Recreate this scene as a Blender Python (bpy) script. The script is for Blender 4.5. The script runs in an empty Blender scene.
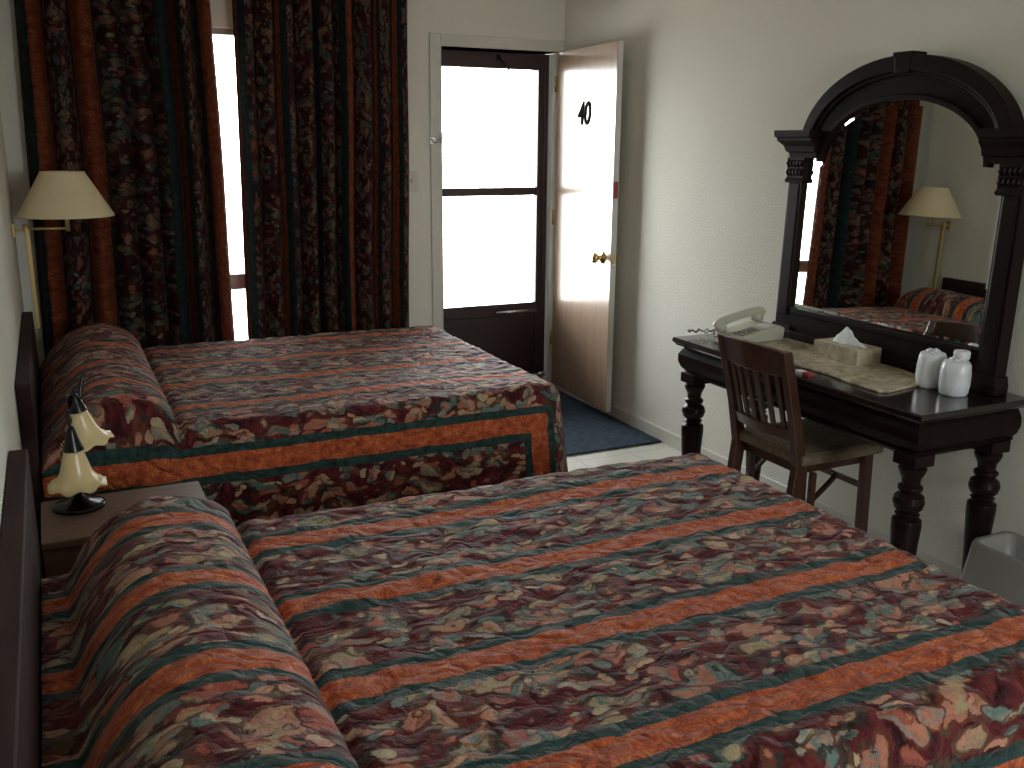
import bpy, bmesh, math, random
from mathutils import Vector, Matrix, noise
random.seed(4)
PI = math.pi
SC = bpy.context.scene
COL = SC.collection

# ------------------------------------------------------------------ camera
cam_d = bpy.data.cameras.new('camera'); cam = bpy.data.objects.new('camera', cam_d); COL.objects.link(cam)
SC.camera = cam
yaw, pitch, roll, foc = .4491, .2496, .0091, 955.9
F = Vector((math.sin(yaw)*math.cos(pitch), math.cos(yaw)*math.cos(pitch), -math.sin(pitch)))
Rr = Vector((math.cos(yaw), -math.sin(yaw), 0)); Up = Rr.cross(F)
c_, s_ = math.cos(roll), math.sin(roll)
R2 = Rr*c_ + Up*s_; U2 = Up*c_ - Rr*s_
cam.matrix_world = Matrix(((R2.x, U2.x, -F.x, .15), (R2.y, U2.y, -F.y, 0), (R2.z, U2.z, -F.z, 1.5605), (0, 0, 0, 1)))
cam_d.sensor_width = 36; cam_d.lens = foc/1024*36; cam_d.clip_start = .02

# ------------------------------------------------------------------ world and light
W, D, H = 3.01, 5.262, 2.46
wd = bpy.data.worlds.new('overcast'); SC.world = wd; wd.use_nodes = True
bg = wd.node_tree.nodes['Background']; bg.inputs[1].default_value = 22.0
_n = wd.node_tree.nodes; _tc = _n.new('ShaderNodeTexCoord'); _sx = _n.new('ShaderNodeSeparateXYZ'); _rp = _n.new('ShaderNodeValToRGB')   # overcast sky over a darker lawn
_rp.color_ramp.elements[0].position = .42; _rp.color_ramp.elements[0].color = (.47, .46, .41, 1); _rp.color_ramp.elements[1].position = .53; _rp.color_ramp.elements[1].color = (.93, 1, 1, 1)
_mr = _n.new('ShaderNodeMapRange'); _mr.inputs['From Min'].default_value = -1; _mr.inputs['From Max'].default_value = 1
wd.node_tree.links.new(_tc.outputs['Generated'], _sx.inputs[0]); wd.node_tree.links.new(_sx.outputs['Z'], _mr.inputs[0]); wd.node_tree.links.new(_mr.outputs[0], _rp.inputs[0]); wd.node_tree.links.new(_rp.outputs[0], bg.inputs[0])

def area(name, loc, rot, sx, sy, power, col, portal=False):
    l = bpy.data.lights.new(name, 'AREA'); l.shape = 'RECTANGLE'; l.size = sx; l.size_y = sy; l.energy = power; l.color = col
    o = bpy.data.objects.new(name, l); COL.objects.link(o); o.location = loc; o.rotation_euler = rot
    if portal: l.cycles.is_portal = True
    return o
area('door_daylight_portal', (2.56, D+.2, 1.25), (-PI/2, 0, 0), .72, 1.5, 1, (1, 1, 1), True)
area('window_daylight_portal', (1.05, D+.2, 1.3), (-PI/2, 0, 0), 1.3, 1.6, 1, (1, 1, 1), True)
area('fill_window_portal', (1.95, -1.72, 1.625), (PI/2, 0, 0), 1.0, .85, 1, (1, 1, 1), True)  # portal for the added rear window that supplies fill light
SC.view_settings.view_transform = 'Standard'; SC.view_settings.look = 'None'
SC.view_settings.exposure = 0.06; SC.view_settings.gamma = 1; SC.view_settings.use_curve_mapping = False
SC.cycles.max_bounces = 10; SC.cycles.diffuse_bounces = 6; SC.cycles.glossy_bounces = 5; SC.cycles.transparent_max_bounces = 8
SC.cycles.use_denoising = True; SC.cycles.sample_clamp_indirect = 6

# ------------------------------------------------------------------ materials
MATS = {}
def base_mat(name, col=(.5, .5, .5), rough=.5, metal=0, spec=.5, **kw):
    m = bpy.data.materials.new(name); m.use_nodes = True; MATS[name] = m
    b = m.node_tree.nodes['Principled BSDF']
    b.inputs['Base Color'].default_value = (*col, 1); b.inputs['Roughness'].default_value = rough
    b.inputs['Metallic'].default_value = metal; b.inputs['Specular IOR Level'].default_value = spec
    for k, v in kw.items(): b.inputs[k].default_value = v
    return m
class NT:
    def __init__(s, m): s.t = m.node_tree; s.b = s.t.nodes['Principled BSDF']
    def n(s, typ, **kw):
        nd = s.t.nodes.new(typ)
        for k, v in kw.items(): setattr(nd, k, v)
        return nd
    def l(s, a, b): s.t.links.new(a, b)
    def math(s, op, a, b=None, c=None):
        nd = s.n('ShaderNodeMath', operation=op)
        for i, x in enumerate((a, b, c)):
            if x is None: continue
            if isinstance(x, (int, float)): nd.inputs[i].default_value = x
            else: s.l(x, nd.inputs[i])
        return nd.outputs[0]
    def mix(s, f, a, b, mode='MIX'):
        nd = s.n('ShaderNodeMix', data_type='RGBA', blend_type=mode)
        if isinstance(f, (int, float)): nd.inputs[0].default_value = f
        else: s.l(f, nd.inputs[0])
        for i, x in ((6, a), (7, b)):
            if isinstance(x, tuple): nd.inputs[i].default_value = (*x, 1)
            else: s.l(x, nd.inputs[i])
        return nd.outputs[2]
    def ramp(s, f, stops, interp='LINEAR'):
        nd = s.n('ShaderNodeValToRGB'); r = nd.color_ramp; r.interpolation = interp
        while len(r.elements) < len(stops): r.elements.new(.5)
        for e, (p, c) in zip(r.elements, stops): e.position = p; e.color = (*c, 1)
        s.l(f, nd.inputs[0]); return nd.outputs[0]
    def coord(s, which='Object', scale=(1, 1, 1)):
        c = s.n('ShaderNodeTexCoord'); m = s.n('ShaderNodeMapping'); m.inputs['Scale'].default_value = scale
        s.l(c.outputs[which], m.inputs[0]); return m.outputs[0]
    def noise(s, v, scale, detail=3, rough=.5):
        nd = s.n('ShaderNodeTexNoise'); nd.inputs['Scale'].default_value = scale; nd.inputs['Detail'].default_value = detail
        nd.inputs['Roughness'].default_value = rough; s.l(v, nd.inputs['Vector']); return nd
    def vor(s, v, scale, feature='F1', rnd=1):
        nd = s.n('ShaderNodeTexVoronoi', feature=feature); nd.inputs['Scale'].default_value = scale
        nd.inputs['Randomness'].default_value = rnd; s.l(v, nd.inputs['Vector']); return nd
    def bump(s, h, strength, dist):
        nd = s.n('ShaderNodeBump'); nd.inputs['Strength'].default_value = strength; nd.inputs['Distance'].default_value = dist
        s.l(h, nd.inputs['Height']); s.l(nd.outputs[0], s.b.inputs['Normal'])
    def color(s, c): s.l(c, s.b.inputs['Base Color'])

def plaster(name, col):
    m = base_mat(name, col, .75, spec=.25); t = NT(m); v = t.coord()
    n1 = t.noise(v, 90, 3); n2 = t.noise(v, 2.2, 3)
    t.color(t.mix(n2.outputs[0], tuple(c*.94 for c in col), tuple(min(1, c*1.05) for c in col)))
    t.bump(n1.outputs[0], .55, .004); return m
M_wall = plaster('textured_wall_paint', (.79, .775, .70))
M_ceil = plaster('ceiling_paint', (.86, .85, .82))
def worn(name, col, rough=.4, amt=.15, scale=6, spec=.5, **kw):
    m = base_mat(name, col, rough, spec=spec, **kw); t = NT(m); n = t.noise(t.coord(), scale, 4)
    t.color(t.mix(n.outputs[0], tuple(c*(1-amt) for c in col), tuple(min(1, c*(1+amt)) for c in col)))
    t.bump(n.outputs[0], .1, .002); return m
M_trim = worn('white_trim_paint', (.66, .65, .60), .45, .06, 8)
M_tile = worn('pale_vinyl_floor', (.62, .60, .54), .35, .08, 3)
def tile_lines(m):
    t = NT(m); br = t.n('ShaderNodeTexBrick'); br.offset = 0; br.inputs['Scale'].default_value = 1
    br.inputs['Brick Width'].default_value = .305; br.inputs['Row Height'].default_value = .305; br.inputs['Mortar Size'].default_value = .002
    br.inputs['Color1'].default_value = (.64, .62, .56, 1); br.inputs['Color2'].default_value = (.58, .56, .51, 1); br.inputs['Mortar'].default_value = (.35, .33, .3, 1)
    t.l(t.coord(), br.inputs['Vector']); t.color(br.outputs[0])
tile_lines(M_tile)
def wood(name, c1, c2, rough=.3, axis='Y', scale=1, coat=0, spec=.5):
    m = base_mat(name, c1, rough, spec=spec); t = NT(m)
    sc = {'X': (1.2, 14, 14), 'Y': (14, 1.2, 14), 'Z': (14, 14, 1.2)}[axis]
    n = t.noise(t.coord(scale=tuple(a*scale for a in sc)), 3, 5, .6)
    t.color(t.ramp(n.outputs[0], [(.3, c1), (.7, c2)])); t.b.inputs['Coat Weight'].default_value = coat
    t.b.inputs['Coat Roughness'].default_value = .15
    t.bump(n.outputs[0], .08, .001); return m
M_dark = wood('dark_mahogany_lacquer', (.008, .0035, .003), (.015, .0075, .0065), .40, 'Y', 1, .02, .08)
M_dtop = wood('polished_desk_top', (.008, .0035, .003), (.015, .0075, .0065), .18, 'Y', 1, .4)
M_darkz = wood('dark_mahogany_upright', (.008, .0035, .003), (.015, .0075, .0065), .34, 'Z', 1, .03, .14)
M_chair = wood('red_brown_chair_wood', (.035, .012, .007), (.07, .024, .013), .35, 'Z', 1, .2)
M_head = wood('brown_headboard_veneer', (.030, .016, .015), (.05, .028, .026), .65, 'Y', 1, 0, .12)
M_night = wood('nightstand_veneer', (.16, .095, .07), (.24, .145, .11), .4, 'X', 1, 0)
M_storm = worn('dark_brown_storm_door_metal', (.035, .018, .018), .35, .2, 20)
M_door = wood('tan_varnished_door', (.30, .19, .13), (.37, .25, .17), .27, 'Z', .5, .8, .5)
M_door.node_tree.nodes['Principled BSDF'].inputs['Coat IOR'].default_value = 1.6
M_door.node_tree.nodes['Principled BSDF'].inputs['Coat Roughness'].default_value = .2
M_black = base_mat('black_enamel', (.008, .008, .008), .3)
M_numeral = base_mat('matt_black_paint', (.01, .01, .01), 1, spec=0)
M_brass = base_mat('polished_brass', (.75, .55, .22), .25, 1)
M_brassp = worn('brass_cord_cover', (.55, .42, .16), .35, .1, 12, metal=.0) if False else base_mat('brass_cord_cover', (.62, .47, .20), .38, .6)
M_chrome = base_mat('dull_chrome', (.65, .65, .65), .25, 1)
M_shade = worn('beige_lamp_shade', (.78, .66, .43), .8, .04, 30, .2)
M_bronze = base_mat('dark_bronze', (.012, .013, .012), .25, .4)
M_glass_sh = base_mat('amber_frosted_glass', (.80, .64, .34), .28, spec=.6)
M_card = base_mat('ivory_plastic', (.50, .49, .40), .35)
M_cardg = base_mat('grey_keypad_plastic', (.25, .25, .22), .45)
M_white = base_mat('white_paper', (.78, .79, .80), .7)
M_wrap = base_mat('thin_white_wrapping', (.72, .74, .78), .3, spec=.6)
M_red = base_mat('red_print', (.35, .05, .04), .5)
M_mirror = base_mat('silvered_mirror', (.80, .83, .80), .015, 1)
M_lamp_in = base_mat('pale_socket', (.7, .68, .6), .5)
m = M_rug = base_mat('navy_carpet_pile', (.02, .035, .05), .95, spec=.1); t = NT(m); n = t.noise(t.coord(), 160, 2); n2 = t.noise(t.coord(), 25, 3)
t.color(t.mix(t.math('MULTIPLY', n.outputs[0], n2.outputs[0]), (.012, .02, .032), (.13, .18, .24))); t.bump(n.outputs[0], 1, .006)
m = M_cush = base_mat('olive_tan_seat_fabric', (.22, .17, .11), .9, spec=.1); t = NT(m); n = t.noise(t.coord(), 55, 3)
t.color(t.ramp(n.outputs[0], [(.3, (.12, .09, .06)), (.7, (.19, .145, .10))])); t.bump(n.outputs[0], .4, .003)
m = M_stone = base_mat('beige_stone_slab', (.40, .32, .2), .4); t = NT(m); n = t.noise(t.coord(), 28, 5, .65); n2 = t.noise(t.coord(), 9, 3)
t.color(t.mix(t.ramp(n2.outputs[0], [(.4, (0, 0, 0)), (.7, (.6, .6, .6))]), t.ramp(n.outputs[0], [(.38, (.20, .15, .085)), (.5, (.42, .34, .21)), (.62, (.60, .53, .38))]), (.42, .40, .32)))
m = M_tissue = base_mat('beige_marbled_card', (.5, .42, .3), .5); t = NT(m); n = t.noise(t.coord(), 40, 4)
t.color(t.ramp(n.outputs[0], [(.35, (.36, .29, .19)), (.65, (.55, .48, .35))]))
# bin liner
m = M_liner = base_mat('thin_bin_liner', (.27, .265, .25), .4); t = NT(m); n = t.noise(t.coord(), 22, 4, .6); t.bump(n.outputs[0], .6, .01)
M_bin = base_mat('brown_bin_plastic', (.09, .05, .035), .5)
# window glass: mostly clear, some reflection
def clear_glass(name):
    m = bpy.data.materials.new(name); m.use_nodes = True; nt = m.node_tree; nt.nodes.clear()
    o = nt.nodes.new('ShaderNodeOutputMaterial'); mx = nt.nodes.new('ShaderNodeMixShader'); tr = nt.nodes.new('ShaderNodeBsdfTransparent'); gl = nt.nodes.new('ShaderNodeBsdfGlossy')
    fr = nt.nodes.new('ShaderNodeFresnel'); fr.inputs[0].default_value = 1.45; gl.inputs['Roughness'].default_value = .02
    nt.links.new(fr.outputs[0], mx.inputs[0]); nt.links.new(tr.outputs[0], mx.inputs[1]); nt.links.new(gl.outputs[0], mx.inputs[2]); nt.links.new(mx.outputs[0], o.inputs[0]); return m
M_pane = clear_glass('clear_window_glass')

def quilt_fabric(name, gain=1.0, trans=0, bumpd=.008, sheen=.18, ps=1.0):
    m = base_mat(name, (.2, .05, .05), .75, spec=.15); t = NT(m)
    uv = t.n('ShaderNodeUVMap'); uv.uv_map = 'UVMap'
    at = t.n('ShaderNodeAttribute'); at.attribute_name = 'stripe'
    # warp
    w = t.noise(uv.outputs[0], 8*ps, 2); sub = t.n('ShaderNodeVectorMath', operation='SUBTRACT'); t.l(w.outputs['Color'], sub.inputs[0]); sub.inputs[1].default_value = (.5, .5, .5)
    scl = t.n('ShaderNodeVectorMath', operation='SCALE'); t.l(sub.outputs[0], scl.inputs[0]); scl.inputs['Scale'].default_value = .14/ps
    add = t.n('ShaderNodeVectorMath', operation='ADD'); t.l(uv.outputs[0], add.inputs[0]); t.l(scl.outputs[0], add.inputs[1])
    w2 = t.noise(uv.outputs[0], 55*ps, 3, .65); sub2 = t.n('ShaderNodeVectorMath', operation='SUBTRACT'); t.l(w2.outputs['Color'], sub2.inputs[0]); sub2.inputs[1].default_value = (.5, .5, .5)
    sc2 = t.n('ShaderNodeVectorMath', operation='SCALE'); t.l(sub2.outputs[0], sc2.inputs[0]); sc2.inputs['Scale'].default_value = .018/ps
    add2 = t.n('ShaderNodeVectorMath', operation='ADD'); t.l(add.outputs[0], add2.inputs[0]); t.l(sc2.outputs[0], add2.inputs[1]); add = add2
    g = gain
    C = lambda r, gg, b: (r*g, gg*g, b*g)
    burg = C(.105, .013, .017)
    bn = t.noise(add.outputs[0], 30, 3)
    c = t.ramp(bn.outputs[0], [(.35, C(.035, .006, .010)), (.5, burg), (.68, C(.16, .03, .03))])
    P = None
    C2 = lambda r_, g_, b_: C(r_*1.02, g_*1.02, b_*1.02)
    pals = [[C2(.45, .18, .12), C2(.11, .17, .15), C2(.38, .29, .17), C2(.52, .26, .18), C2(.15, .20, .18)],
            [C2(.14, .20, .18), C2(.50, .20, .13), C2(.28, .24, .20), C2(.44, .33, .19), C2(.38, .10, .07)],
            [C2(.54, .29, .20), C2(.20, .25, .22), C2(.44, .14, .09), C2(.10, .14, .12), C2(.50, .40, .25)]]
    for k, (scv, rot, an, rad) in enumerate(((13.5, .8, (.68, 1.45, 1), .54), (17.5, -.8, (.64, 1.5, 1), .46), (25, .25, (.66, 1.4, 1), .42))):
        mp = t.n('ShaderNodeMapping'); mp.inputs['Scale'].default_value = an; mp.inputs['Rotation'].default_value = (0, 0, rot); mp.inputs['Location'].default_value = (k*3.3, k*1.7, 0)
        t.l(add.outputs[0], mp.inputs[0]); P = P or mp.outputs[0]
        v = t.vor(mp.outputs[0], scv*ps); cr = t.n('ShaderNodeSeparateColor'); t.l(v.outputs['Color'], cr.inputs[0])
        p = pals[k]
        leaf = t.ramp(cr.outputs[0], [(i/5, q) for i, q in enumerate(p)], 'CONSTANT')
        leafb = t.ramp(cr.outputs[1], [(i/5, q) for i, q in enumerate(p[::-1])], 'CONSTANT')
        nn = t.noise(mp.outputs[0], 34, 2)
        col = t.mix(t.ramp(nn.outputs[0], [(.42, (0, 0, 0)), (.58, (1, 1, 1))]), leaf, leafb)
        # darker vein rings give the curled outlines
        rg = t.ramp(t.math('SINE', t.math('MULTIPLY', v.outputs['Distance'], 7.6)), [(.0, (.22, .10, .10)), (.38, (1, 1, 1))])
        col = t.mix(.9, col, rg, 'MULTIPLY')
        # only a share of the cells carries a leaf in each layer
        on_ = t.math('MULTIPLY', t.math('LESS_THAN', v.outputs['Distance'], rad), t.math('GREATER_THAN', cr.outputs[2], (.04, .28, .45)[k]))
        c = t.mix(on_, c, col)
    fine = t.noise(uv.outputs[0], 120, 3); c = t.mix(.35, c, t.ramp(fine.outputs[0], [(.3, (.45, .45, .45)), (.7, (1.25, 1.25, 1.25))]), 'MULTIPLY')
    # stripes
    wob = t.noise(uv.outputs[0], 14, 3); tt = t.math('ADD', at.outputs['Fac'], t.math('MULTIPLY', t.math('SUBTRACT', wob.outputs[0], .5), .016))
    on = t.noise(uv.outputs[0], 35, 4, .6); ov = t.vor(uv.outputs[0], 22)
    ocol = t.ramp(on.outputs[0], [(.3, C(.30, .05, .022)), (.5, C(.55, .125, .045)), (.7, C(.72, .24, .09))])
    ring = t.ramp(t.math('SINE', t.math('MULTIPLY', ov.outputs['Distance'], 34)), [(.4, (.62, .5, .5)), (.7, (1, 1, 1))])
    ocol = t.mix(.7, ocol, ring, 'MULTIPLY')
    gcol = t.ramp(on.outputs[0], [(.3, C(.012, .028, .026)), (.65, C(.035, .08, .074))])
    isg = t.math('LESS_THAN', tt, .068); iso = t.math('LESS_THAN', tt, .037)
    c = t.mix(isg, c, gcol); c = t.mix(iso, c, ocol)
    t.color(c)
    t.b.inputs['Sheen Weight'].default_value = sheen; t.b.inputs['Sheen Roughness'].default_value = .4; t.b.inputs['Sheen Tint'].default_value = (1, .80, .82, 1)
    q = t.vor(P, 15*ps, 'DISTANCE_TO_EDGE'); hn = t.noise(uv.outputs[0], 30, 3)
    h = t.math('ADD', t.math('MINIMUM', t.math('MULTIPLY', q.outputs['Distance'], 4.0), 1.0), t.math('MULTIPLY', hn.outputs[0], .35))
    t.bump(h, 1.0, bumpd)
    return m
M_quilt = quilt_fabric('floral_striped_quilt')
M_curt = quilt_fabric('floral_striped_curtain', .30, bumpd=.002, sheen=.02, ps=1.6)

# ------------------------------------------------------------------ mesh helpers
def box(bm, x0, x1, y0, y1, z0, z1):
    vs = [bm.verts.new((x, y, z)) for x in (x0, x1) for y in (y0, y1) for z in (z0, z1)]
    for f in ((0, 1, 3, 2), (4, 6, 7, 5), (0, 4, 5, 1), (2, 3, 7, 6), (0, 2, 6, 4), (1, 5, 7, 3)): bm.faces.new([vs[i] for i in f])
def obox(bm, c, ax, ay, az, sx, sy, sz):
    """oriented box: centre, three axes, full sizes"""
    c = Vector(c); ax, ay, az = (Vector(a).normalized() for a in (ax, ay, az))
    vs = [bm.verts.new(c + ax*i*sx/2 + ay*j*sy/2 + az*k*sz/2) for i in (-1, 1) for j in (-1, 1) for k in (-1, 1)]
    for f in ((0, 1, 3, 2), (4, 6, 7, 5), (0, 4, 5, 1), (2, 3, 7, 6), (0, 2, 6, 4), (1, 5, 7, 3)): bm.faces.new([vs[i] for i in f])
def bar(bm, a, b, w, d, side=(0, 1, 0)):
    a, b = Vector(a), Vector(b); z = (b-a); s = Vector(side); x = z.cross(s).normalized(); s = x.cross(z).normalized()
    obox(bm, (a+b)/2, x, s, z, w, d, z.length)
def stack(bm, secs):
    """loft of rectangles (z, x0, x1, y0, y1), capped"""
    prev = None
    for (z, x0, x1, y0, y1) in secs:
        r = [bm.verts.new(p) for p in ((x0, y0, z), (x1, y0, z), (x1, y1, z), (x0, y1, z))]
        if prev:
            for i in range(4): bm.faces.new((prev[i], prev[(i+1) % 4], r[(i+1) % 4], r[i]))
        else: bm.faces.new(r[::-1])
        prev = r
    bm.faces.new(prev)
def lathe(bm, prof, c=(0, 0, 0), n=24, axis=(0, 0, 1), ruffle=None, cap=True):
    """prof: list of (z, r)"""
    c = Vector(c); q = Vector((0, 0, 1)).rotation_difference(Vector(axis).normalized())
    prev = None
    for k, (z, r) in enumerate(prof):
        ring = []
        for i in range(n):
            a = 2*PI*i/n; rr = r; zz = z
            if ruffle: rr, zz = ruffle(k, a, r, z)
            ring.append(bm.verts.new(c + q @ Vector((rr*math.cos(a), rr*math.sin(a), zz))))
        if prev:
            for i in range(n): bm.faces.new((prev[i], prev[(i+1) % n], ring[(i+1) % n], ring[i]))
        elif cap: bm.faces.new(ring[::-1])
        prev = ring
    if cap: bm.faces.new(prev)
def tube(bm, pts, r, n=10, cap=True):
    pts = [Vector(p) for p in pts]; prev = None; nrm = None
    for k, p in enumerate(pts):
        d = (pts[min(k+1, len(pts)-1)] - pts[max(k-1, 0)]).normalized()
        if nrm is None: nrm = d.orthogonal().normalized()
        nrm = (nrm - d*nrm.dot(d)).normalized(); b = d.cross(nrm)
        rr = r[k] if isinstance(r, (list, tuple)) else r
        ring = [bm.verts.new(p + nrm*rr*math.cos(2*PI*i/n) + b*rr*math.sin(2*PI*i/n)) for i in range(n)]
        if prev:
            for i in range(n): bm.faces.new((prev[i], prev[(i+1) % n], ring[(i+1) % n], ring[i]))
        elif cap: bm.faces.new(ring[::-1])
        prev = ring
    if cap: bm.faces.new(prev)
def spline(pts, n=8):
    pts = [Vector(p) for p in pts]; out = []
    for i in range(len(pts)-1):
        p0, p1, p2, p3 = pts[max(i-1, 0)], pts[i], pts[i+1], pts[min(i+2, len(pts)-1)]
        for k in range(n):
            t = k/n; out.append(.5*((2*p1)+(p2-p0)*t+(2*p0-5*p1+4*p2-p3)*t*t+(3*p1-p0-3*p2+p3)*t**3))
    out.append(pts[-1]); return out
def prism(bm, poly, lo, hi, plane='XY'):
    """extrude a 2D polygon; plane XY -> along z, YZ -> along x"""
    mk = (lambda p, h: (p[0], p[1], h)) if plane == 'XY' else ((lambda p, h: (h, p[0], p[1])) if plane == 'YZ' else (lambda p, h: (p[0], h, p[1])))
    a = [bm.verts.new(mk(p, lo)) for p in poly]; b = [bm.verts.new(mk(p, hi)) for p in poly]; n = len(poly)
    bm.faces.new(a[::-1]); bm.faces.new(b)
    for i in range(n): bm.faces.new((a[i], a[(i+1) % n], b[(i+1) % n], b[i]))
def obj(name, bm, mat, parent=None, bevel=0, smooth=False, seg=2, sub=0, solid=0, loc=None):
    bmesh.ops.recalc_face_normals(bm, faces=bm.faces[:])
    me = bpy.data.meshes.new(name); bm.to_mesh(me); bm.free(); me.materials.append(mat)
    o = bpy.data.objects.new(name, me); COL.objects.link(o)
    if parent: o.parent = parent
    if loc: o.location = loc
    if smooth:
        for p in me.polygons: p.use_smooth = True
    if solid:
        md = o.modifiers.new('thickness', 'SOLIDIFY'); md.thickness = solid; md.offset = 0
    if bevel:
        md = o.modifiers.new('bevel', 'BEVEL'); md.width = bevel; md.segments = seg; md.limit_method = 'ANGLE'; md.angle_limit = .6
    if sub:
        md = o.modifiers.new('smooth', 'SUBSURF'); md.levels = sub; md.render_levels = sub
    return o
B = bmesh.new
def thing(name, label, cat, loc=(0, 0, 0), rotz=0, group=None):
    o = bpy.data.objects.new(name, None); o.empty_display_size = .1; COL.objects.link(o)
    o.location = loc; o.rotation_euler = (0, 0, rotz); tag(o, label, cat, group); return o
def tag(o, label, cat, group=None):
    o['label'] = label; o['category'] = cat
    if group: o['group'] = group
    return o
def struct(name, bm, mat, bevel=0, parent=None):
    o = obj(name, bm, mat, parent, bevel)
    if not parent: o['kind'] = 'structure'
    return o

# ------------------------------------------------------------------ room shell
YB = -1.6
DX0, DX1, DZ = 2.222, 2.958, 2.062           # door opening
WX0, WX1, WZ0, WZ1 = .42, 1.72, .42, 2.10    # window opening
b = B(); box(b, -.1, W+.1, YB-.1, D+.12, -.1, 0); struct('floor', b, M_tile)
b = B(); box(b, -.1, W+.1, YB-.1, D+.12, H, H+.1); struct('ceiling', b, M_ceil)
b = B(); box(b, -.1, 0, YB-.1, D+.12, 0, H); struct('wall_left', b, M_wall)
b = B(); box(b, W, W+.1, YB-.1, D+.12, 0, H); struct('wall_right', b, M_wall)
b = B(); RX0, RX1, RZ0, RZ1 = 1.45, 2.45, 1.20, 2.05          # unseen rear window, added to brighten the near half of the room
box(b, 0, RX0, YB-.1, YB, 0, H); box(b, RX1, W, YB-.1, YB, 0, H); box(b, RX0, RX1, YB-.1, YB, 0, RZ0); box(b, RX0, RX1, YB-.1, YB, RZ1, H)
struct('wall_back', b, M_wall)
b = B()
y0, y1 = D, D+.12
box(b, 0, WX0, y0, y1, 0, H); box(b, WX0, WX1, y0, y1, 0, WZ0); box(b, WX0, WX1, y0, y1, WZ1, H)
box(b, WX1, DX0, y0, y1, 0, H); box(b, DX0, DX1, y0, y1, DZ, H); box(b, DX1, W, y0, y1, 0, H)
struct('wall_far', b, M_wall)
# baseboards
def bboard(name, poly_boxes):
    b = B()
    for q in poly_boxes: box(b, *q)
    return struct(name, b, M_trim, .003)
bboard('baseboard_right', [(W-.014, W, YB, D, 0, .075)])
bboard('baseboard_left', [(0, .014, YB, D, 0, .075)])
bboard('baseboard_far', [(.014, DX0-.075, D-.014, D, 0, .075)])
# door casing
b = B(); box(b, DX0-.068, DX0-.004, D-.012, D, 0, DZ+.072); box(b, DX0-.004, W-.002, D-.012, D, DZ+.006, DZ+.072)
struct('trim_1', b, M_trim, .004)
# jamb lining inside the opening
b = B(); box(b, DX0-.004, DX0, D-.012, D+.12, 0, DZ+.004); box(b, DX1-.016, DX1+.02, D-.006, D+.12, 0, DZ); box(b, DX0, DX1, D, D+.12, DZ, DZ+.006)
struct('trim_2', b, M_trim)
b = B(); box(b, DX0, DX1, D, D+.12, 0, .022); struct('trim_3', b, M_storm, .003)

# window behind the curtains
t = thing('window_1', '', ''); del t['label']; del t['category']; t['kind'] = 'structure'
b = B()
box(b, WX0, WX1, D+.03, D+.09, WZ0, WZ0+.04); box(b, WX0, WX1, D+.03, D+.09, WZ1-.03, WZ1)
box(b, WX0, WX0+.04, D+.03, D+.09, WZ0, WZ1); box(b, WX1-.04, WX1, D+.03, D+.09, WZ0, WZ1); box(b, WX0, WX1, D+.03, D+.09, .762, .845)
M_winframe = worn('mauve_grey_window_paint', (.30, .24, .23), .5, .1, 9)
obj('window_frame', b, M_winframe, t, .003)
for (z0, z1) in ((WZ0+.04, .762), (.845, WZ1-.03)):
    b = B(); box(b, WX0+.04, WX1-.04, D+.055, D+.060, z0, z1); obj('window_pane', b, M_pane, t)

t = thing('added_fill_window', '', ''); del t['label']; del t['category']; t['kind'] = 'structure'  # frame and pane of the added window, out of view, for fill daylight
b = B(); box(b, RX0, RX0+.03, YB-.08, YB-.02, RZ0, RZ1); box(b, RX1-.03, RX1, YB-.08, YB-.02, RZ0, RZ1); box(b, RX0, RX1, YB-.08, YB-.02, RZ0, RZ0+.03); box(b, RX0, RX1, YB-.08, YB-.02, RZ1-.03, RZ1)
obj('window_frame', b, M_winframe, t, .003)
b = B(); box(b, RX0+.03, RX1-.03, YB-.053, YB-.048, RZ0+.03, RZ1-.03); obj('window_pane', b, M_pane, t)

# ------------------------------------------------------------------ storm door
t = thing('storm_door', 'closed dark brown screen door with two bright glass panes filling the doorway', 'door', ((DX0+DX1)/2, D+.05, .02))
def L(x): return x-(DX0+DX1)/2
x0, x1 = L(DX0+.004), L(DX1-.020); g0, g1 = L(2.25), L(2.868)
z = lambda v: v-.02
b = B()
box(b, x0, g0, 0, .04, z(.024), z(2.056)); box(b, g1, x1, 0, .04, z(.024), z(2.056)); box(b, g0, g1, 0, .04, z(1.965), z(2.056)); box(b, g0, g1, 0, .04, z(1.236), z(1.284))
box(b, g0, g1, 0, .04, z(.50), z(.575))
obj('frame', b, M_storm, t, .003)
b = B(); box(b, g0, g1, .008, .032, z(.06), z(.50)); box(b, g0, g1, 0, .04, z(.024), z(.10)); obj('kick_panel', b, M_storm, t, .003)
for z0, z1 in ((1.284, 1.965), (.575, 1.236)):
    b = B(); box(b, g0, g1, .018, .022, z(z0), z(z1)); obj('glass_pane', b, M_pane, t)
b = B(); box(b, L(2.905), L(2.925), -.012, 0, z(.6), z(1.95)); obj('stile_trim', b, M_storm, t, .002)
b = B(); tube(b, [(L(2.585), -.02, z(.527)), (L(2.86), -.02, z(.527))], .011, 12); box(b, L(2.60), L(2.615), -.02, .0, z(.52), z(.535)); box(b, L(2.83), L(2.845), -.02, 0, z(.52), z(.535))
obj('push_bar', b, M_chrome, t, smooth=True)['label'] = 'pale metal push bar'
b = B(); tube(b, [(L(2.60), -.012, z(2.03)), (L(2.63), -.014, z(2.0)), (L(2.70), -.02, z(1.91))], .005, 8); tube(b, [(L(2.722), -.02, z(1.875)), (L(2.755), -.022, z(1.81))], .004, 8)
box(b, L(2.59), L(2.61), -.012, 0, z(2.01), z(2.04))
obj('door_closer', b, M_bronze, t, smooth=True)
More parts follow.
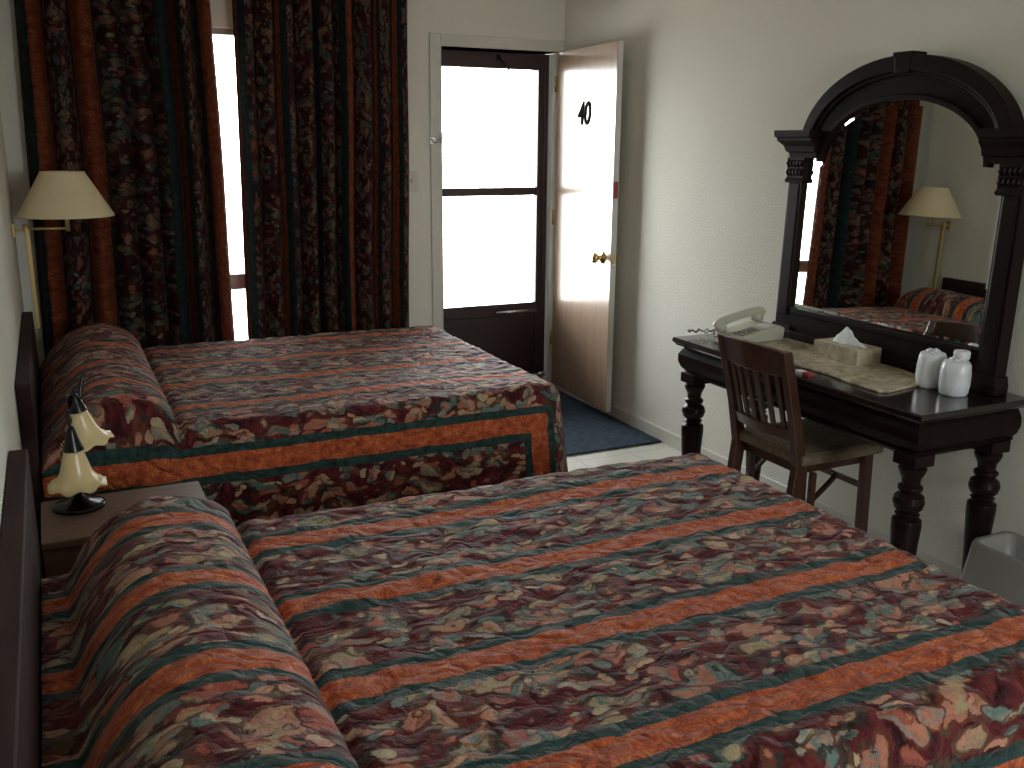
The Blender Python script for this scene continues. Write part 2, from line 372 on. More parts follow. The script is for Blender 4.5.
b = B(); tube(b, [(L(2.76), -.025, z(.11)), (L(2.93), -.02, z(.11))], .010, 10); box(b, L(2.885), L(2.93), -.03, 0, z(.095), z(.125))
obj('closer_tube', b, M_chrome, t, smooth=True)

# ------------------------------------------------------------------ open room door, hinged by the right wall
ang = math.atan2(2.956-2.911, .75)
t = thing('entry_door', 'open tan room door numbered 40 standing against the right wall', 'door', (2.956, D-.016, .06), 0)
t.rotation_euler = (0, 0, -ang)     # local -y runs from the hinge to the free edge, local -x is the outer face
DW_, DH = .75, 2.008
b = B(); box(b, .003, .034, -DW_, 0, 0, DH); obj('core', b, M_trim, t, .002)
b = B(); box(b, 0, .003, -DW_+.002, -.002, .002, DH-.002); obj('outer_face', b, M_door, t)['label'] = 'glossy tan varnished face'
tx = bpy.data.curves.new('number', 'FONT'); tx.body = '40'; tx.size = .176; tx.extrude = .002; tx.shear = .12; tx.align_x = 'CENTER'; tx.align_y = 'CENTER'; tx.offset = .003; tx.space_character = .95
tmp = bpy.data.objects.new('tmp', tx); COL.objects.link(tmp); bpy.context.view_layer.update()
dg = bpy.context.evaluated_depsgraph_get(); me = bpy.data.meshes.new_from_object(tmp.evaluated_get(dg)); bpy.data.objects.remove(tmp)
me.materials.clear(); me.materials.append(M_numeral)
o = bpy.data.objects.new('number', me); COL.objects.link(o); o.parent = t; o['label'] = 'black numerals 40'
o.matrix_local = Matrix(((0, 0, -1, -.002), (-1, 0, 0, -.375), (0, 1, 0, 1.645), (0, 0, 0, 1))) @ Matrix.Diagonal((.95, 1, 1, 1))
def knob(sx, x, q=1):
    k = B(); lathe(k, [(a_*q, r_) for a_, r_ in [(0, .034), (.004, .034), (.010, .026), (.012, .013), (.028, .012), (.036, .022), (.046, .029), (.058, .028), (.066, .018), (.068, .004)]], (x, -DW_+.095, .872), 24, (sx, 0, 0))
    return obj('door_knob', k, M_brass, t, smooth=True)
knob(-1, 0); knob(1, .034, .72)
b = B(); box(b, .004, .030, -DW_-.0015, -DW_, 1.20, 1.29); obj('latch_plate', b, M_red, t, .001)['label'] = 'worn red-brown patch on the door edge'
b = B(); box(b, .008, .026, -DW_-.0015, -DW_, .84, .90); obj('latch_bolt', b, M_brass, t, .001)
for hz in (.25, 1.0, 1.78):
    b = B(); tube(b, [(-.006, .002, hz), (-.006, .002, hz+.09)], .006, 8); obj('hinge', b, M_brass, t, smooth=True)

# door chain and light switch on the far wall
b = B(); box(b, 2.148, 2.178, D-.019, D-.012, 1.54, 1.575)
pts = spline([(2.155, D-.024, 1.562), (2.175, D-.035, 1.545), (2.20, D-.038, 1.552), (2.214, D-.030, 1.572), (2.215, D-.026, 1.585)], 6)
for i in range(len(pts)-1):
    if i % 2 == 0: tube(b, [pts[i], pts[i+1]], .004, 6)
for i in range(0, len(pts)-1): tube(b, [pts[i], pts[i+1]], .0025, 6)
box(b, 2.207, 2.22, D-.03, D-.012, 1.54, 1.60)
o = obj('door_chain', b, M_chrome, None, smooth=False); tag(o, 'small metal chain latch on the white casing left of the doorway', 'door chain')
t = thing('light_switch', 'beige wall switch plate between the right curtain and the doorway', 'light switch', (2.043, D, 1.33))
b = B(); box(b, -.035, .035, -.006, 0, -.057, .057); obj('plate', b, M_trim, t, .002)
b = B(); box(b, -.006, .006, -.016, -.005, -.010, .012); obj('toggle', b, M_trim, t, .001)

# ------------------------------------------------------------------ beds
def bed(name, label, y0, y1, L, stripes, seed, htop, hy0, hy1, pil, fold=None, gap=.16, band=.16):
    yc = (y0+y1)/2; hw = (y1-y0)/2; T = thing(name, label, 'bed', (.05, yc, 0))
    R = .055; hwS = hw-R; LS = L-R-.05
    drop = .56
    def arc(s):                                  # offset and drop for unfolded excess s
        q = PI*R/2
        if s <= 0: return 0, 0
        if s < q: return R*math.sin(s/R), R*(1-math.cos(s/R))
        return R, R + (s-q)
    ny = 112; nx = 150; tot = drop+R*PI/2-R
    bs = []
    nd = 26; nyt = 90
    bs = [-(hwS+tot*(1-i/nd)) for i in range(nd)] + [-hwS+2*hwS*i/nyt for i in range(nyt+1)] + [hwS+tot*(i+1)/nd for i in range(nd)]
    nxt = 130
    as_ = [LS*i/nxt for i in range(nxt+1)] + [LS+tot*(i+1)/nd for i in range(nd)]
    bm = B(); uvl = bm.loops.layers.uv.new('UVMap'); st = bm.verts.layers.float.new('stripe')
    grid = []; meta = {}
    for a in as_:
        row = []
        for s in bs:
            ex = max(0, a-LS); ey = max(0, abs(s)-hwS); sg = 1 if s > 0 else -1
            d = max(ex, ey); off, dz = arc(d)
            bx, by = min(a, LS), max(-hwS, min(hwS, s))
            if ex > 0 and ey > 0:
                th = math.atan2(ey, ex); nx_, ny_ = math.cos(th), math.sin(th)*sg
            elif ex > 0: nx_, ny_ = 1, 0
            elif ey > 0: nx_, ny_ = 0, sg
            else: nx_, ny_ = 0, 0
            if d > 0:
                along = (bx + by) + math.atan2(ey, ex)*.1
                k = min(1, max(0, (dz-.05)/.45))
                off += k*(.05+.018*math.sin(along*17+seed)+.008*math.sin(along*41+seed*2))
            x = bx+nx_*off; y = by+ny_*off; z = .585-dz
            # mattress softness
            wv = noise.noise(Vector((x*2.2, y*2.2, seed)))*.010 + noise.noise(Vector((x*7, y*7, seed+5)))*.007
            qs = abs(math.sin(y*PI/.075+.9*math.sin(x*2*PI/.16)))*.005+abs(math.sin(x*PI/.11+.5*math.sin(y*2*PI/.15)))*.003
            k = max(0, 1-dz/.05)
            z += (wv+qs)*k
            if fold and d == 0:
                u_ = (x-fold[0])*.97+(y-(fold[1]-yc))*.25; w_ = -(x-fold[0])*.25+(y-(fold[1]-yc))*.97
                z += .016*math.exp(-(w_/.022)**2-(u_/.14)**2)
            # pillow bump
            ph, pe = pil
            if x < pe+.03:
                px = x/pe
                if px < 1: f = (max(0, math.sin(PI*(min(px, 1)**.85)*.5+.0)) if px < .5 else 1)
                q_ = (px-gap)/(.55-gap)
                if px < .55: prof = -.5 if q_ < 0 else -.5+1.5*math.sin(min(1, q_)*PI/2)**.75
                elif px < 1: prof = math.sqrt(max(0, 1-((px-.55)/.45)**2.4))
                else: prof = 0
                dent = -.012 if .98 < px < 1.06 else 0
                yy = max(0, (abs(y)-(hw-.10))/.13); side = math.sqrt(max(0, 1-min(1, yy)**2.2))
                lump = 1+.10*noise.noise(Vector((x*4, y*3, seed+9)))
                z += ph*prof*(side if prof > 0 else 1)*lump*max(0, 1-dz/.12) + dent*k
                if d > 0 and px < 1: y += ny_*.02*prof*max(0, 1-dz/.25)
            v = bm.verts.new((x, y, max(.012, z))); row.append(v)
            # stripe distance
            yw = s+yc
            if d > .0:
                e = min(d-.0, 9)
                if ey >= ex: e = min(d, LS+.10-a if ex == 0 else max(0., (ey-ex))) if ex == 0 else max(ex, ey)*0+min(d, d*0+.0+abs(ey-ex)*0+.02)
                else: e = min(d, (hwS+.10-abs(s)) if ey == 0 else .02)
                v[st] = abs(e-band)
                if ex == 0 and ey > 0: v[st] = min(v[st], 9)
            else: v[st] = min(abs(yw-q) for q in stripes)
            meta[v] = (a+seed*1.7, s+seed*.9)
        grid.append(row)
    for i in range(len(as_)-1):
        for j in range(len(bs)-1):
            f = bm.faces.new((grid[i][j], grid[i+1][j], grid[i+1][j+1], grid[i][j+1])); f.smooth = True
            for lp in f.loops: lp[uvl].uv = meta[lp.vert]
    o = obj('bedspread', bm, M_quilt, T, smooth=True, solid=.008); 
    # headboard behind the pillows
    b = B(); box(b, -.048, -.004, hy0-yc, hy1-yc, .30, htop); box(b, -.046, -.006, hy0-yc+.06, hy0-yc+.13, 0, .30); box(b, -.046, -.006, hy1-yc-.13, hy1-yc-.06, 0, .30)
    obj('headboard', b, M_head, T, .004)
    b = B(); box(b, .02, L-.16, -hw+.08, hw-.08, .10, .33); obj('box_spring', b, M_trim, T, .02)
    b = B(); box(b, .02, L-.14, -hw+.07, hw-.07, .335, .50); obj('mattress', b, M_trim, T, .03)
    return T
bed('bed', 'nearest bed under a floral striped quilt filling the lower foreground', 1.0, 2.42, 2.0, (2.215, 1.865, 1.515, 1.155), 1.3, .79, 1.0, 2.62, (.112, .45), (.66, 1.85), .15, .195)
bed('bed', 'far bed with floral striped quilt beside the curtained window', 3.315, 4.80, 1.985, (3.57, 3.92, 4.27, 4.62), 4.1, .79, 3.34, 4.80, (.128, .43), None, .0, .165)

# ------------------------------------------------------------------ nightstand
t = thing('nightstand', 'small brown wooden nightstand wedged between the two beds', 'nightstand', (.05, 2.77, 0))
b = B(); box(b, 0, .42, -.15, .15, .06, .51); obj('body', b, M_night, t, .004)
b = B(); box(b, 0, .44, -.165, .165, .51, .532); obj('top', b, M_night, t, .004)
b = B(); box(b, .42, .435, -.14, .14, .33, .49); dr = obj('drawer', b, M_night, t, .003)
b = B(); lathe(b, [(0, .008), (.012, .007), (.018, .014), (.024, .012)], (.435, 0, .41), 14, (1, 0, 0)); obj('knob', b, M_brass, dr, smooth=True)
for sx in (.02, .37):
    for sy in (-.13, .13):
        b = B(); box(b, sx, sx+.035, sy-.018, sy+.018, 0, .06); obj('leg', b, M_night, t, .003)

# ------------------------------------------------------------------ tulip lamp on the nightstand
t = thing('table_lamp', 'bronze table lamp with two amber bell flower glass shades between the beds', 'lamp', (.15, 2.82, .532))
O = Vector((.15, 2.82, .532))
b = B(); lathe(b, [(0, .070), (.008, .072), (.014, .060), (.020, .030), (.035, .014), (.05, .010)], (0, .03, 0), 28); obj('base', b, M_bronze, t, smooth=True)
b = B(); tube(b, spline([(0, .03, .04), (.015, .07, .12), (.012, .10, .22), (.0, .075, .30), (.01, .03, .335), (.025, .01, .325), (.03, .03, .30)], 8), .0055, 10)
tube(b, spline([(.012, .095, .2), (-.005, .06, .27), (-.006, .02, .275), (0, 0, .235)], 8), .0045, 8)
obj('stem', b, M_bronze, t, smooth=True)
b = B(); tube(b, spline([(.0, .08, .12), (-.035, .05, .19), (-.045, .02, .24), (-.03, .0, .22), (-.02, .0, .18)], 8), .0022, 6)
tube(b, spline([(.03, .10, .30), (.040, .11, .345), (.058, .12, .385)], 8), [.009-.0004*i for i in range(17)], 8)
obj('tendril', b, M_bronze, t, smooth=True)
def bell(c, ax, s):
    def ruf(k, a, r, z):
        w = max(0, (k-3)/4); return r*(1+.05*w*math.cos(8*a)), z+.006*s*w*math.cos(8*a+.6)
    c = Vector(c)
    b = B(); lathe(b, [(0, .018*s), (.02*s, .024*s), (.045*s, .031*s), (.07*s, .038*s), (.085*s, .046*s), (.096*s, .058*s), (.104*s, .072*s)], c, 56, ax, ruf, False)
    g = obj('glass_shade', b, M_glass_sh, t, smooth=True, solid=.003)
    b = B(); lathe(b, [(-.055*s, .006*s), (-.045*s, .011*s), (-.03*s, .014*s), (-.012*s, .020*s), (.006*s, .026*s), (.008*s, .0265*s)], c, 24, ax); obj('shade_cap', b, M_bronze, g, smooth=True)
bell((0, -.01, .192), (.01, .05, -1), 1.08)
bell((.022, .09, .275), (.16, .05, -1), 1.0)

# ------------------------------------------------------------------ swing-arm lamp above the far bed
t = thing('swing_arm_lamp', 'brass swing arm wall lamp with beige cone shade before the left curtain', 'lamp', (0, 4.85, .70))
Z = .70; ax_, ay_ = .228, -.02
b = B(); box(b, 0, .012, -.012, .012, 1.12-Z, 1.18-Z); obj('wall_bracket', b, M_brassp, t, .002)
b = B(); box(b, .050, .070, -.011, .011, .0, 1.155-Z); tube(b, [(.012, 0, .45), (.05, 0, .45)], .007); obj('cord_cover', b, M_brassp, t, .003)
b = B(); tube(b, [(.055, 0, 1.155-Z), (ax_, ay_, 1.155-Z)], .006, 10); tube(b, [(.055, 0, 1.14-Z), (.055, 0, 1.175-Z)], .011, 12); obj('arm', b, M_brassp, t, smooth=True)
b = B(); tube(b, [(ax_, ay_, 1.142-Z), (ax_, ay_, 1.26-Z)], .010, 12); lathe(b, [(1.26-Z, .012), (1.27-Z, .018), (1.31-Z, .018), (1.315-Z, .01)], (ax_, ay_, 0), 16); obj('socket', b, M_brassp, t, smooth=True)
b = B(); lathe(b, [(1.210-Z, .202), (1.215-Z, .201), (1.402-Z, .093), (1.407-Z, .092)], (ax_, ay_, 0), 56, cap=False); obj('lamp_shade', b, M_shade, t, smooth=True, solid=.003)
b = B(); lathe(b, [(1.315-Z, .012), (1.33-Z, .026), (1.36-Z, .03), (1.385-Z, .02), (1.395-Z, .004)], (ax_, ay_, 0), 20); obj('bulb', b, M_lamp_in, t, smooth=True)

# ------------------------------------------------------------------ curtains
def curtain(name, label, xs_ctrl, xbot, zb, seed, nf):
    """xs_ctrl: list of (x at top, fabric offset in stripe units)"""
    xl, xr = xs_ctrl[0][0], xs_ctrl[-1][0]; zt = 2.42
    bm = B(); uvl = bm.loops.layers.uv.new('UVMap'); st = bm.verts.layers.float.new('stripe')
    n = 260; nz = 26; P = .345; grid = []; meta = {}
    for i in range(n+1):
        x = xl+(xr-xl)*i/n; row = []
        for (xa, ua), (xb, ub) in zip(xs_ctrl, xs_ctrl[1:]):
            if xa <= x <= xb+1e-6: u = ua+(ub-ua)*(x-xa)/(xb-xa); break
        for j in range(nz+1):
            f = j/nz; z = zt+(zb-zt)*f
            ph = (x-xl)/(xr-xl)*nf*2*PI + .6*math.sin((x-xl)*5+seed)
            amp = .040+.012*math.sin(x*9+seed)+.010*f
            yy = amp*math.sin(ph)+.010*math.sin(2*ph+seed+f*1.5)
            dx = .016*math.cos(ph)+.012*noise.noise(Vector((x*3, z*1.1, seed)))
            k = (x-xl)/(xr-xl); X = x+dx+f*(xbot[0]*(1-k)+xbot[1]*k)
            v = bm.verts.new((X, 5.15+yy, z)); fr = u-math.floor(u)
            v[st] = abs(fr-.5)*P; meta[v] = (z, u*P*.9+seed); row.append(v)
        grid.append(row)
    for i in range(n):
        for j in range(nz):
            fc = bm.faces.new((grid[i][j], grid[i][j+1], grid[i+1][j+1], grid[i+1][j])); fc.smooth = True
            for lp in fc.loops: lp[uvl].uv = meta[lp.vert]
    o = obj(name, bm, M_curt, None, smooth=True, solid=.003); tag(o, label, 'curtain'); return o
# stripe centres (x.5) placed where the photograph shows the rust bands
curtain('curtain', 'left floral striped curtain behind the brass wall lamp', [(.10, .20), (.20, .5), (.375, 1.5), (.80, 2.5), (.935, 3.5), (.955, 3.62)], (-.05, .02), .12, 1.1, 8)
curtain('curtain', 'right floral striped curtain between the bright gap and the doorway', [(1.07, .38), (1.10, .5), (1.30, 1.5), (1.485, 2.5), (1.66, 3.5), (1.82, 4.5), (1.93, 5.5), (1.97, 5.85)], (-.03, -.03), .12, 6.3, 9)
b = B(); tube(b, [(.05, 5.15, 2.435), (2.05, 5.15, 2.435)], .012, 12)
for x in (.07, 1.04, 2.03): box(b, x-.008, x+.008, 5.15, D, 2.428, 2.443)
tag(obj('curtain_rod', b, M_chrome, None, smooth=True), 'metal rod along the ceiling carrying both curtains', 'curtain rod')

# ------------------------------------------------------------------ rug
b = B(); box(b, 2.06, 2.992, 4.05, 5.235, 0.001, .012)
tag(obj('rug', b, M_rug, None, .003), 'dark navy blue mat on the floor inside the doorway', 'rug')

# ------------------------------------------------------------------ desk
X0, X1, Y0, Y1, ZT = 2.485, 2.985, 1.975, 3.285, .76
t = thing('desk', 'long dark mahogany desk with turned legs against the right wall', 'desk', ((X0+X1)/2, (Y0+Y1)/2, 0))
cx, cy = (X0+X1)/2, (Y0+Y1)/2; hx, hy = (X1-X0)/2, (Y1-Y0)/2
def ins(z, i): return (z, -hx+i, hx-min(i, .01), -hy+i, hy-i)
b = B(); stack(b, [ins(.722, .030), ins(.728, .014), ins(.738, .006), ins(.742, .0), ins(.754, .0), ins(.76, .004)]); obj('table_top', b, M_dtop, t)
b = B(); stack(b, [ins(.600, .052), ins(.612, .040), ins(.618, .046), ins(.635, .030), ins(.66, .020), ins(.69, .020), ins(.708, .030), ins(.722, .040)]); obj('apron', b, M_dark, t)
prof = [(0, .026), (.02, .034), (.035, .030), (.05, .028), (.10, .032), (.30, .043), (.36, .047), (.385, .046), (.395, .030), (.405, .040), (.412, .030), (.425, .044), (.445, .050), (.465, .046), (.478, .030), (.488, .039), (.498, .039), (.506, .028), (.525, .030), (.545, .040), (.56, .045), (.57, .034)]
for sx in (-1, 1):
    for sy in (-1, 1):
        px, py = sx*(hx-.075), sy*(hy-.075)
        b = B(); lathe(b, prof, (px, py, 0), 28)
        box(b, px-.044, px+.044, py-.044, py+.044, .572, .612)
        obj('leg', b, M_darkz, t, smooth=False, bevel=.002)
# phone cord ring by the far leg handled with the telephone

# ------------------------------------------------------------------ mirror
t = thing('mirror', 'tall arched mirror in a dark carved frame standing on the desk', 'mirror', (2.926, 2.595, ZT+.002))
t.rotation_euler = (0, math.radians(1.4), math.radians(-.45))
YC = 2.595
def zz(v): return v-ZT
XF, XB = -.028, .026
inA, inB, inC = .380, .228, 1.487     # inner arch
ouA, ouB, ouC = .487, .322, 1.54
def ell(a, bb, c, n=56, f0=0, f1=PI): return [(a*math.cos(f0+(f1-f0)*i/n), zz(c)+bb*math.sin(f0+(f1-f0)*i/n)) for i in range(n+1)]
def band(bm, inner, outer, xa, xb):
    n = len(inner)
    q = [[bm.verts.new((x, p[0], p[1])) for p in lst] for x in (xa, xb) for lst in (inner, outer)]
    for i in range(n-1):
        bm.faces.new((q[0][i], q[0][i+1], q[1][i+1], q[1][i])); bm.faces.new((q[2][i], q[3][i], q[3][i+1], q[2][i+1]))
        bm.faces.new((q[0][i], q[2][i], q[2][i+1], q[0][i+1])); bm.faces.new((q[1][i], q[1][i+1], q[3][i+1], q[3][i]))
    for i in (0, n-1): bm.faces.new((q[0][i], q[1][i], q[3][i], q[2][i]))
b = B(); band(b, ell(inA, inB, inC), ell(ouA-.02, ouB-.02, ouC), XF+.012, XB)
band(b, ell(ouA-.05, ouB-.055, ouC), ell(ouA, ouB, ouC), XF-.012, XB)
band(b, ell(ouA-.066, ouB-.07, ouC), ell(ouA-.046, ouB-.05, ouC), XF, XB)
band(b, ell(inA-.004, inB-.004, inC), ell(inA+.018, inB+.016, inC), XF, XB)
arch = obj('arch', b, M_dark, t, .003)
b = B(); prism(b, [(-.045, zz(1.852)), (.045, zz(1.852)), (.045, zz(1.872)), (-.045, zz(1.872))], XF-.016, XB, 'YZ'); prism(b, [(-.034, zz(1.80)), (.034, zz(1.80)), (.038, zz(1.86)), (-.038, zz(1.86))], XF-.013, XB-.01, 'YZ')
obj('keystone', b, M_dark, t, .003)
for s in (-1, 1):
    b = B(); a0, a1 = sorted((s*.462, s*.540)); 
    box(b, XF, XB, a0, a1, zz(.79), zz(1.50))
    box(b, XF-.005, XB, min(s*.474, s*.528), max(s*.474, s*.528), zz(.86), zz(1.40))
    stack(b, [(0, XF-.012, XB, s*.495-.06, s*.495+.06), (.03, XF-.012, XB, s*.495-.06, s*.495+.06), (.04, XF-.009, XB, s*.497-.055, s*.497+.055), (.06, XF-.007, XB, s*.497-.051, s*.497+.051)])
    obj('post', b, M_darkz, t, .002)
    # carved capital
    b = B(); yc = s*.498
    stack(b, [(zz(1.40), XF-.012, XB, yc-.048, yc+.048), (zz(1.41), XF-.014, XB, yc-.052, yc+.052), (zz(1.42), XF-.008, XB, yc-.048, yc+.048), (zz(1.50), XF-.010, XB, yc-.050, yc+.050)])
    for k in range(5):
        for r_ in range(2):
            lathe(b, [(-.012, .004), (0, .012), (.010, .009), (.016, .003)], (XF-.010, yc-.038+.019*k, zz(1.44+.035*r_)), 8)
    obj('capital', b, M_darkz, t)
    # stepped cornice
    b = B(); i0 = .385; e = lambda o_: sorted((s*i0, s*(.49+o_)))
    stack(b, [(zz(v), XF-dx*.8, XB, *e(o_*.72)) for v, dx, o_ in ((1.500, .012, .066), (1.520, .016, .07), (1.524, .028, .082), (1.545, .034, .095), (1.560, .05, .118), (1.566, .056, .13), (1.575, .056, .13), (1.582, .068, .14), (1.606, .070, .142))])
    obj('cornice', b, M_dark, t)
b = B(); box(b, XF, XB, -.462, .462, zz(.765), zz(.895)); box(b, XF-.012, XB, -.44, .44, zz(.765), zz(.80)); box(b, XF-.008, XB, -.44, .44, zz(.872), zz(.895)); obj('bottom_rail', b, M_dark, t, .003)
g = [(-.47, zz(.885)), (.47, zz(.885)), (.47, zz(1.503)), (inA+.006, zz(1.503))] + ell(inA+.006, inB+.006, inC)[1:-1] + [(-inA-.006, zz(1.503)), (-.47, zz(1.503))]
b = B(); prism(b, g, -.012, -.007, 'YZ'); obj('mirror_glass', b, M_mirror, t)
gi = [(-.445, zz(.912)), (.445, zz(.912)), (.445, zz(1.474)), (inA-.016, zz(1.474))] + ell(inA-.022, inB-.022, inC)[1:-1] + [(-inA+.016, zz(1.474)), (-.445, zz(1.474))]
b = B(); n = len(g)
oa = [b.verts.new((-.0122, p[0], p[1])) for p in g]; ia = [b.verts.new((-.0138, p[0], p[1])) for p in gi]
for i in range(n): b.faces.new((oa[i], oa[(i+1) % n], ia[(i+1) % n], ia[i]))
b.faces.new(ia[::-1]) if False else None
obj('mirror_bevel', b, M_mirror, t)['label'] = 'bevelled silvered rim'

# ------------------------------------------------------------------ things on the desk
b = B(); poly = [(2.572, 2.235), (2.60, 2.215), (2.78, 2.245), (2.855, 2.30), (2.885, 2.42), (2.885, 3.02), (2.80, 3.14), (2.68, 3.14), (2.59, 3.06), (2.575, 2.9), (2.585, 2.7), (2.595, 2.5), (2.578, 2.38)]
pl = [(p[0], p[1]) for p in poly]
prism(b, pl, ZT+.0005, ZT+.011); tag(obj('stone_slab', b, M_stone, None, .003), 'mottled beige stone slab lying on the dark desk top', 'desk slab')

# telephone
t = thing('telephone', 'ivory push-button telephone at the far end of the desk', 'telephone', (2.73, 3.085, ZT+.011), 0)
b = B()
wedge = [(-.125, 0), (.11, 0), (.115, .050), (.09, .062), (-.115, .024), (-.128, .012)]
prism(b, wedge, -.082, .085, 'XZ'); obj('base', b, M_card, t, .006, seg=3)
def slope(x): return .024+(x+.115)/(.205)*.038
kp = B()
for i in range(4):
    for j in range(3):
        x = -.085+.026*i; y = -.055+.022*j; z0 = slope(x)
        obox(kp, (x, y, z0+.002), (1, 0, .185), (0, 1, 0), (-.185, 0, 1), .017, .017, .006)
obj('keypad', kp, M_cardg, t, .001)
b = B(); obox(b, (.052, -.03, slope(.052)+.001), (1, 0, .185), (0, 1, 0), (-.185, 0, 1), .04, .06, .003); obj('label_card', b, M_white, t)
b = B(); hp = spline([(-.125, .062, .045), (-.10, .062, .066), (0, .062, .090), (.085, .062, .100), (.11, .062, .088)], 8)
tube(b, hp, [.017+.004*abs(i-16)/16 for i in range(len(hp))], 14)
lathe(b, [(0, .026), (.02, .027), (.03, .018)], (-.105, .062, .030), 18, (0, 0, 1)); lathe(b, [(0, .026), (.02, .027), (.03, .018)], (.085, .062, .064), 18, (0, 0, 1))
obj('handset', b, M_card, t, smooth=True)
b = B(); cp = []
for i in range(160):
    f = i/159; base = Vector((-.13, .07+.09*math.sin(f*PI), .02)) + Vector((.05*math.sin(f*7), .04*f, 0)); a = f*60
    cp.append(base+Vector((0, .006*math.cos(a), .006*math.sin(a)-.006)))
tube(b, cp, .002, 5)
obj('cord', b, M_black, t, smooth=True)

# tissue box
t = thing('tissue_box', 'beige marbled tissue box on the stone slab before the mirror', 'tissue box', (2.825, 2.635, ZT+.011), 0)
b = B(); box(b, -.062, .058, -.112, .112, 0, .058); obj('carton', b, M_tissue, t, .002)
b = B(); n = 40; rows = 7; prev = None
for k in range(rows+1):
    f = k/rows; ring = []
    for i in range(n):
        a = 2*PI*i/n; r = (1-f*.72); ruf = 1+.28*math.sin(3*a+2*f)+.12*math.sin(7*a+f*5)
        ring.append(b.verts.new((.028*r*ruf*math.cos(a)+.004, (.072*r*ruf*math.sin(a))+.018*f, .058+.048*f*(1+.25*math.sin(2*a+1))+.006*noise.noise(Vector((a*2, f*3, 1))))))
    if prev:
        for i in range(n): b.faces.new((prev[i], prev[(i+1) % n], ring[(i+1) % n], ring[i]))
    prev = ring
b.faces.new(prev); obj('tissue', b, M_white, t, smooth=True)

# wrapped cups
def cup(label, x, y, h, r, seed, group):
    t = thing('wrapped_cup', label, 'cup', (x, y, ZT), 0, group)
    def ruf(k, a, r_, z):
        w = noise.noise(Vector((math.cos(a)*1.6, math.sin(a)*1.6, z*28+seed)))
        return r_*(1+.16*w), z
    b = B(); lathe(b, [(0, r*.80), (.006, r*.93), (h*.3, r), (h*.6, r*1.0), (h*.85, r*.96), (h*.94, r*.82), (h*.98, r*.5)], (0, 0, 0), 36, ruffle=ruf); obj('wrapped_body', b, M_wrap, t, smooth=True)
    b = B(); lathe(b, [(h*.96, r*.62), (h*.99, r*.36), (h*1.0, r*.34), (h*1.02, r*.38), (h*1.025, r*.1)], (0, 0, 0), 28, ruffle=lambda k, a, r_, z: (r_*(1+.25*math.sin(5*a+seed)), z+.004*math.sin(4*a+seed))); obj('twisted_top', b, M_wrap, t, smooth=True)
cup('white paper-wrapped cup next to the stone slab, left of the pair', 2.80, 2.226, .126, .046, 1, 'wrapped cups on the desk')
cup('white paper-wrapped cup nearest the mirror post, right of the pair', 2.79, 2.120, .120, .047, 7, 'wrapped cups on the desk')
t = thing('lidded_jar', 'small white lidded jar behind the two wrapped cups', 'jar', (2.856, 2.158, ZT))
b = B(); lathe(b, [(0, .021), (.004, .023), (.10, .023), (.107, .022)], n=28); obj('body', b, M_white, t, smooth=True, bevel=.001)
b = B(); lathe(b, [(.107, .024), (.110, .026), (.130, .026), (.134, .024)], n=28); obj('lid', b, M_white, t, smooth=True, bevel=.001)
# little packet at the desk edge
t = thing('matchbook', 'tiny white and red packet on the desk edge by the chair back', 'packet', (2.525, 2.535, ZT), .1)
b = B(); box(b, -.014, .014, -.005, .03, 0, .012); obj('white_half', b, M_white, t, .001)
b = B(); box(b, -.014, .014, -.035, -.005, 0, .012); obj('red_half', b, M_red, t, .001)

# ------------------------------------------------------------------ chair
t = thing('desk_chair', 'red-brown wooden slat-back chair with tan cushion pushed up to the desk', 'chair', (2.62, 2.63, 0), 0)
def P(x, y, z): return (x-2.62, y-2.63, z)
ya, yb_ = 2.465, 2.80
def backx(z): return 2.475-.105*max(0, (z-.45)/.42)**1.15 if z > .45 else 2.475-.05*(.45-z)/.45
for y in (ya, yb_):
    b = B(); zs = [0, .2, .45, .6, .75, .87]
    prev = None
    for z in zs:
        x = backx(z); w = .020 if z > .5 else .024
        r = [b.verts.new(P(x+dx, y+dy, z)) for dx, dy in ((-w, -.016), (w, -.016), (w, .016), (-w, .016))]
        if prev:
            for i in range(4): b.faces.new((prev[i], prev[(i+1) % 4], r[(i+1) % 4], r[i]))
        else: b.faces.new(r[::-1])
        prev = r
    b.faces.new(prev); obj('back_post', b, M_chair, t, .004)
def rail(name, z0, z1, bow, th=.012, crown=0):
    b = B(); n = 16; prev = None
    for i in range(n+1):
        f = i/n; y = ya+.0+(yb_-ya)*f; c = math.sin(PI*f); 
        r = []
        for z, s in ((z0, -1), (z0, 1), (z1+crown*c, 1), (z1+crown*c, -1)): r.append(b.verts.new(P(backx(min(z, .87))-bow*c+s*th, y, z)))
        if prev:
            for k in range(4): b.faces.new((prev[k], prev[(k+1) % 4], r[(k+1) % 4], r[k]))
        else: b.faces.new(r[::-1])
        prev = r
    b.faces.new(prev); return obj(name, b, M_chair, t, .003)
rail('top_rail', .775, .868, .030, .012, .012); rail('lower_rail', .535, .575, .022)
for k in range(6):
    f = (k+1)/7; y = ya+(yb_-ya)*f; c = math.sin(PI*f)
    b = B(); bar(b, P(backx(.565)-.022*c, y, .565), P(backx(.785)-.030*c, y, .785), .010, .022); obj('slat', b, M_chair, t, .002)
b = B(); box(b, *(2.49-2.62, 2.80-2.62), ya+.016-2.63, yb_-.016-2.63, .405, .447); obj('seat_frame', b, M_chair, t, .004)
b = B(); stack(b, [(.447, -.145, .225, -.185, .185), (.453, -.155, .235, -.193, .193), (.478, -.155, .235, -.193, .193), (.490, -.140, .220, -.178, .178), (.494, -.10, .18, -.145, .145)]); obj('seat_cushion', b, M_cush, t, .006, smooth=False)
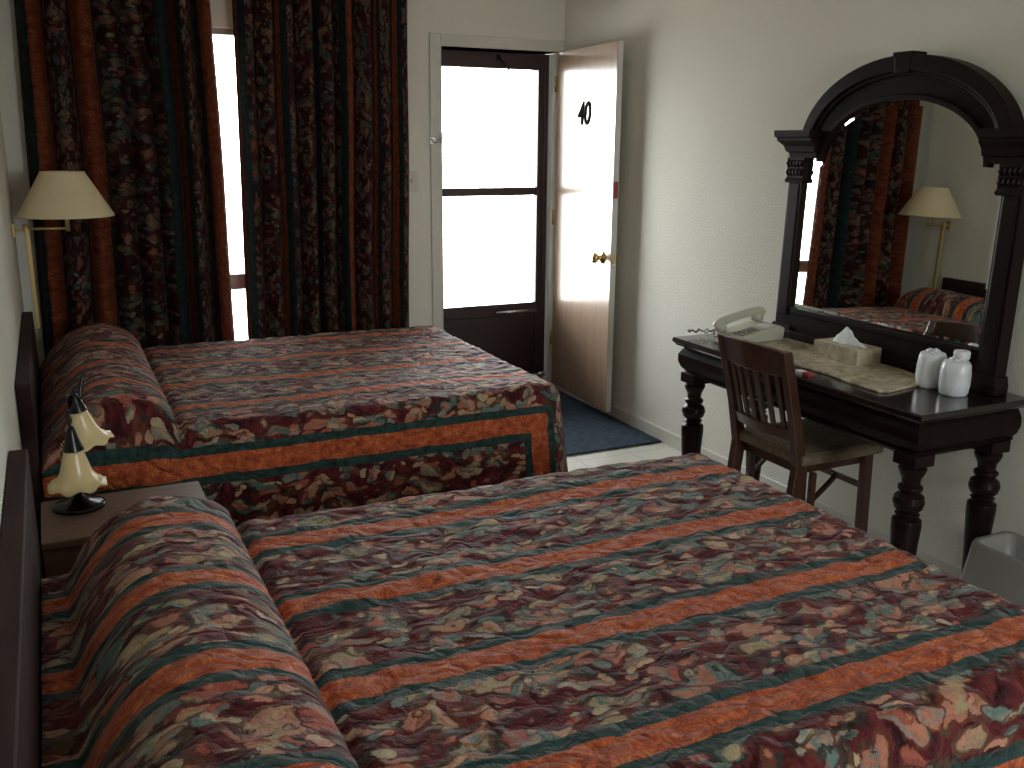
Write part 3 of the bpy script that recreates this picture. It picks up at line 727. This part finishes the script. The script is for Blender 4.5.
for y in (ya, yb_):
    b = B(); bar(b, P(2.815, y, 0), P(2.80, y, .447), .036, .034); obj('front_leg', b, M_chair, t, .003)
    b = B(); bar(b, P(2.545, y+.0, .0), P(2.545, y, .41), .022, .022); obj('inner_leg', b, M_chair, t, .003)
    b = B(); pts = spline([P(2.50, y, .27), P(2.56, y, .31), P(2.62, y, .355), P(2.66, y, .39)], 4)
    for p, q in zip(pts, pts[1:]): bar(b, p, q, .014, .014)
    obj('brace', b, M_chair, t)
b = B(); bar(b, P(2.81, ya, .315), P(2.81, yb_, .315), .022, .018, (0, 0, 1)); obj('stretcher', b, M_chair, t, .002)

# ------------------------------------------------------------------ waste bin
t = thing('waste_bin', 'waste bin lined with a thin white bag by the desk leg', 'bin', (2.875, 1.80, 0))
def rrect(hx_, hy_, r, n=6):
    out = []
    for cxx, cyy, a0 in ((hx_-r, hy_-r, 0), (-hx_+r, hy_-r, PI/2), (-hx_+r, -hy_+r, PI), (hx_-r, -hy_+r, 1.5*PI)):
        for i in range(n+1): a = a0+PI/2*i/n; out.append((cxx+r*math.cos(a), cyy+r*math.sin(a)))
    return out
def loft(bm, rings, close=True):
    prev = None
    for ring in rings:
        r = [bm.verts.new(p) for p in ring]; n = len(r)
        if prev:
            for i in range(n): bm.faces.new((prev[i], prev[(i+1) % n], r[(i+1) % n], r[i]))
        elif close: bm.faces.new(r[::-1])
        prev = r
b = B(); loft(b, [[(x, y, z) for x, y in rrect(hx_, hy_, .03)] for hx_, hy_, z in ((.07, .14, 0), (.085, .165, .29))]); obj('tub', b, M_bin, t, solid=.003)
b = B(); rr = []
for hx_, hy_, z, w in ((.108, .206, .10, .012), (.104, .200, .16, .008), (.098, .190, .24, .004), (.094, .183, .292, .002), (.090, .178, .302, .001), (.080, .160, .296, .001), (.075, .150, .20, .003), (.068, .138, .06, .004)):
    ring = []
    for k, (x, y) in enumerate(rrect(hx_, hy_, .03)):
        nn = noise.noise(Vector((x*22, y*22, z*8))); ring.append((x*(1+w*6*nn), y*(1+w*5*nn), z+.02*nn*(z < .15)))
    rr.append(ring)
loft(b, rr, False); obj('bag', b, M_liner, t, smooth=True, solid=.0015)['label'] = 'thin white bag folded over the rim'
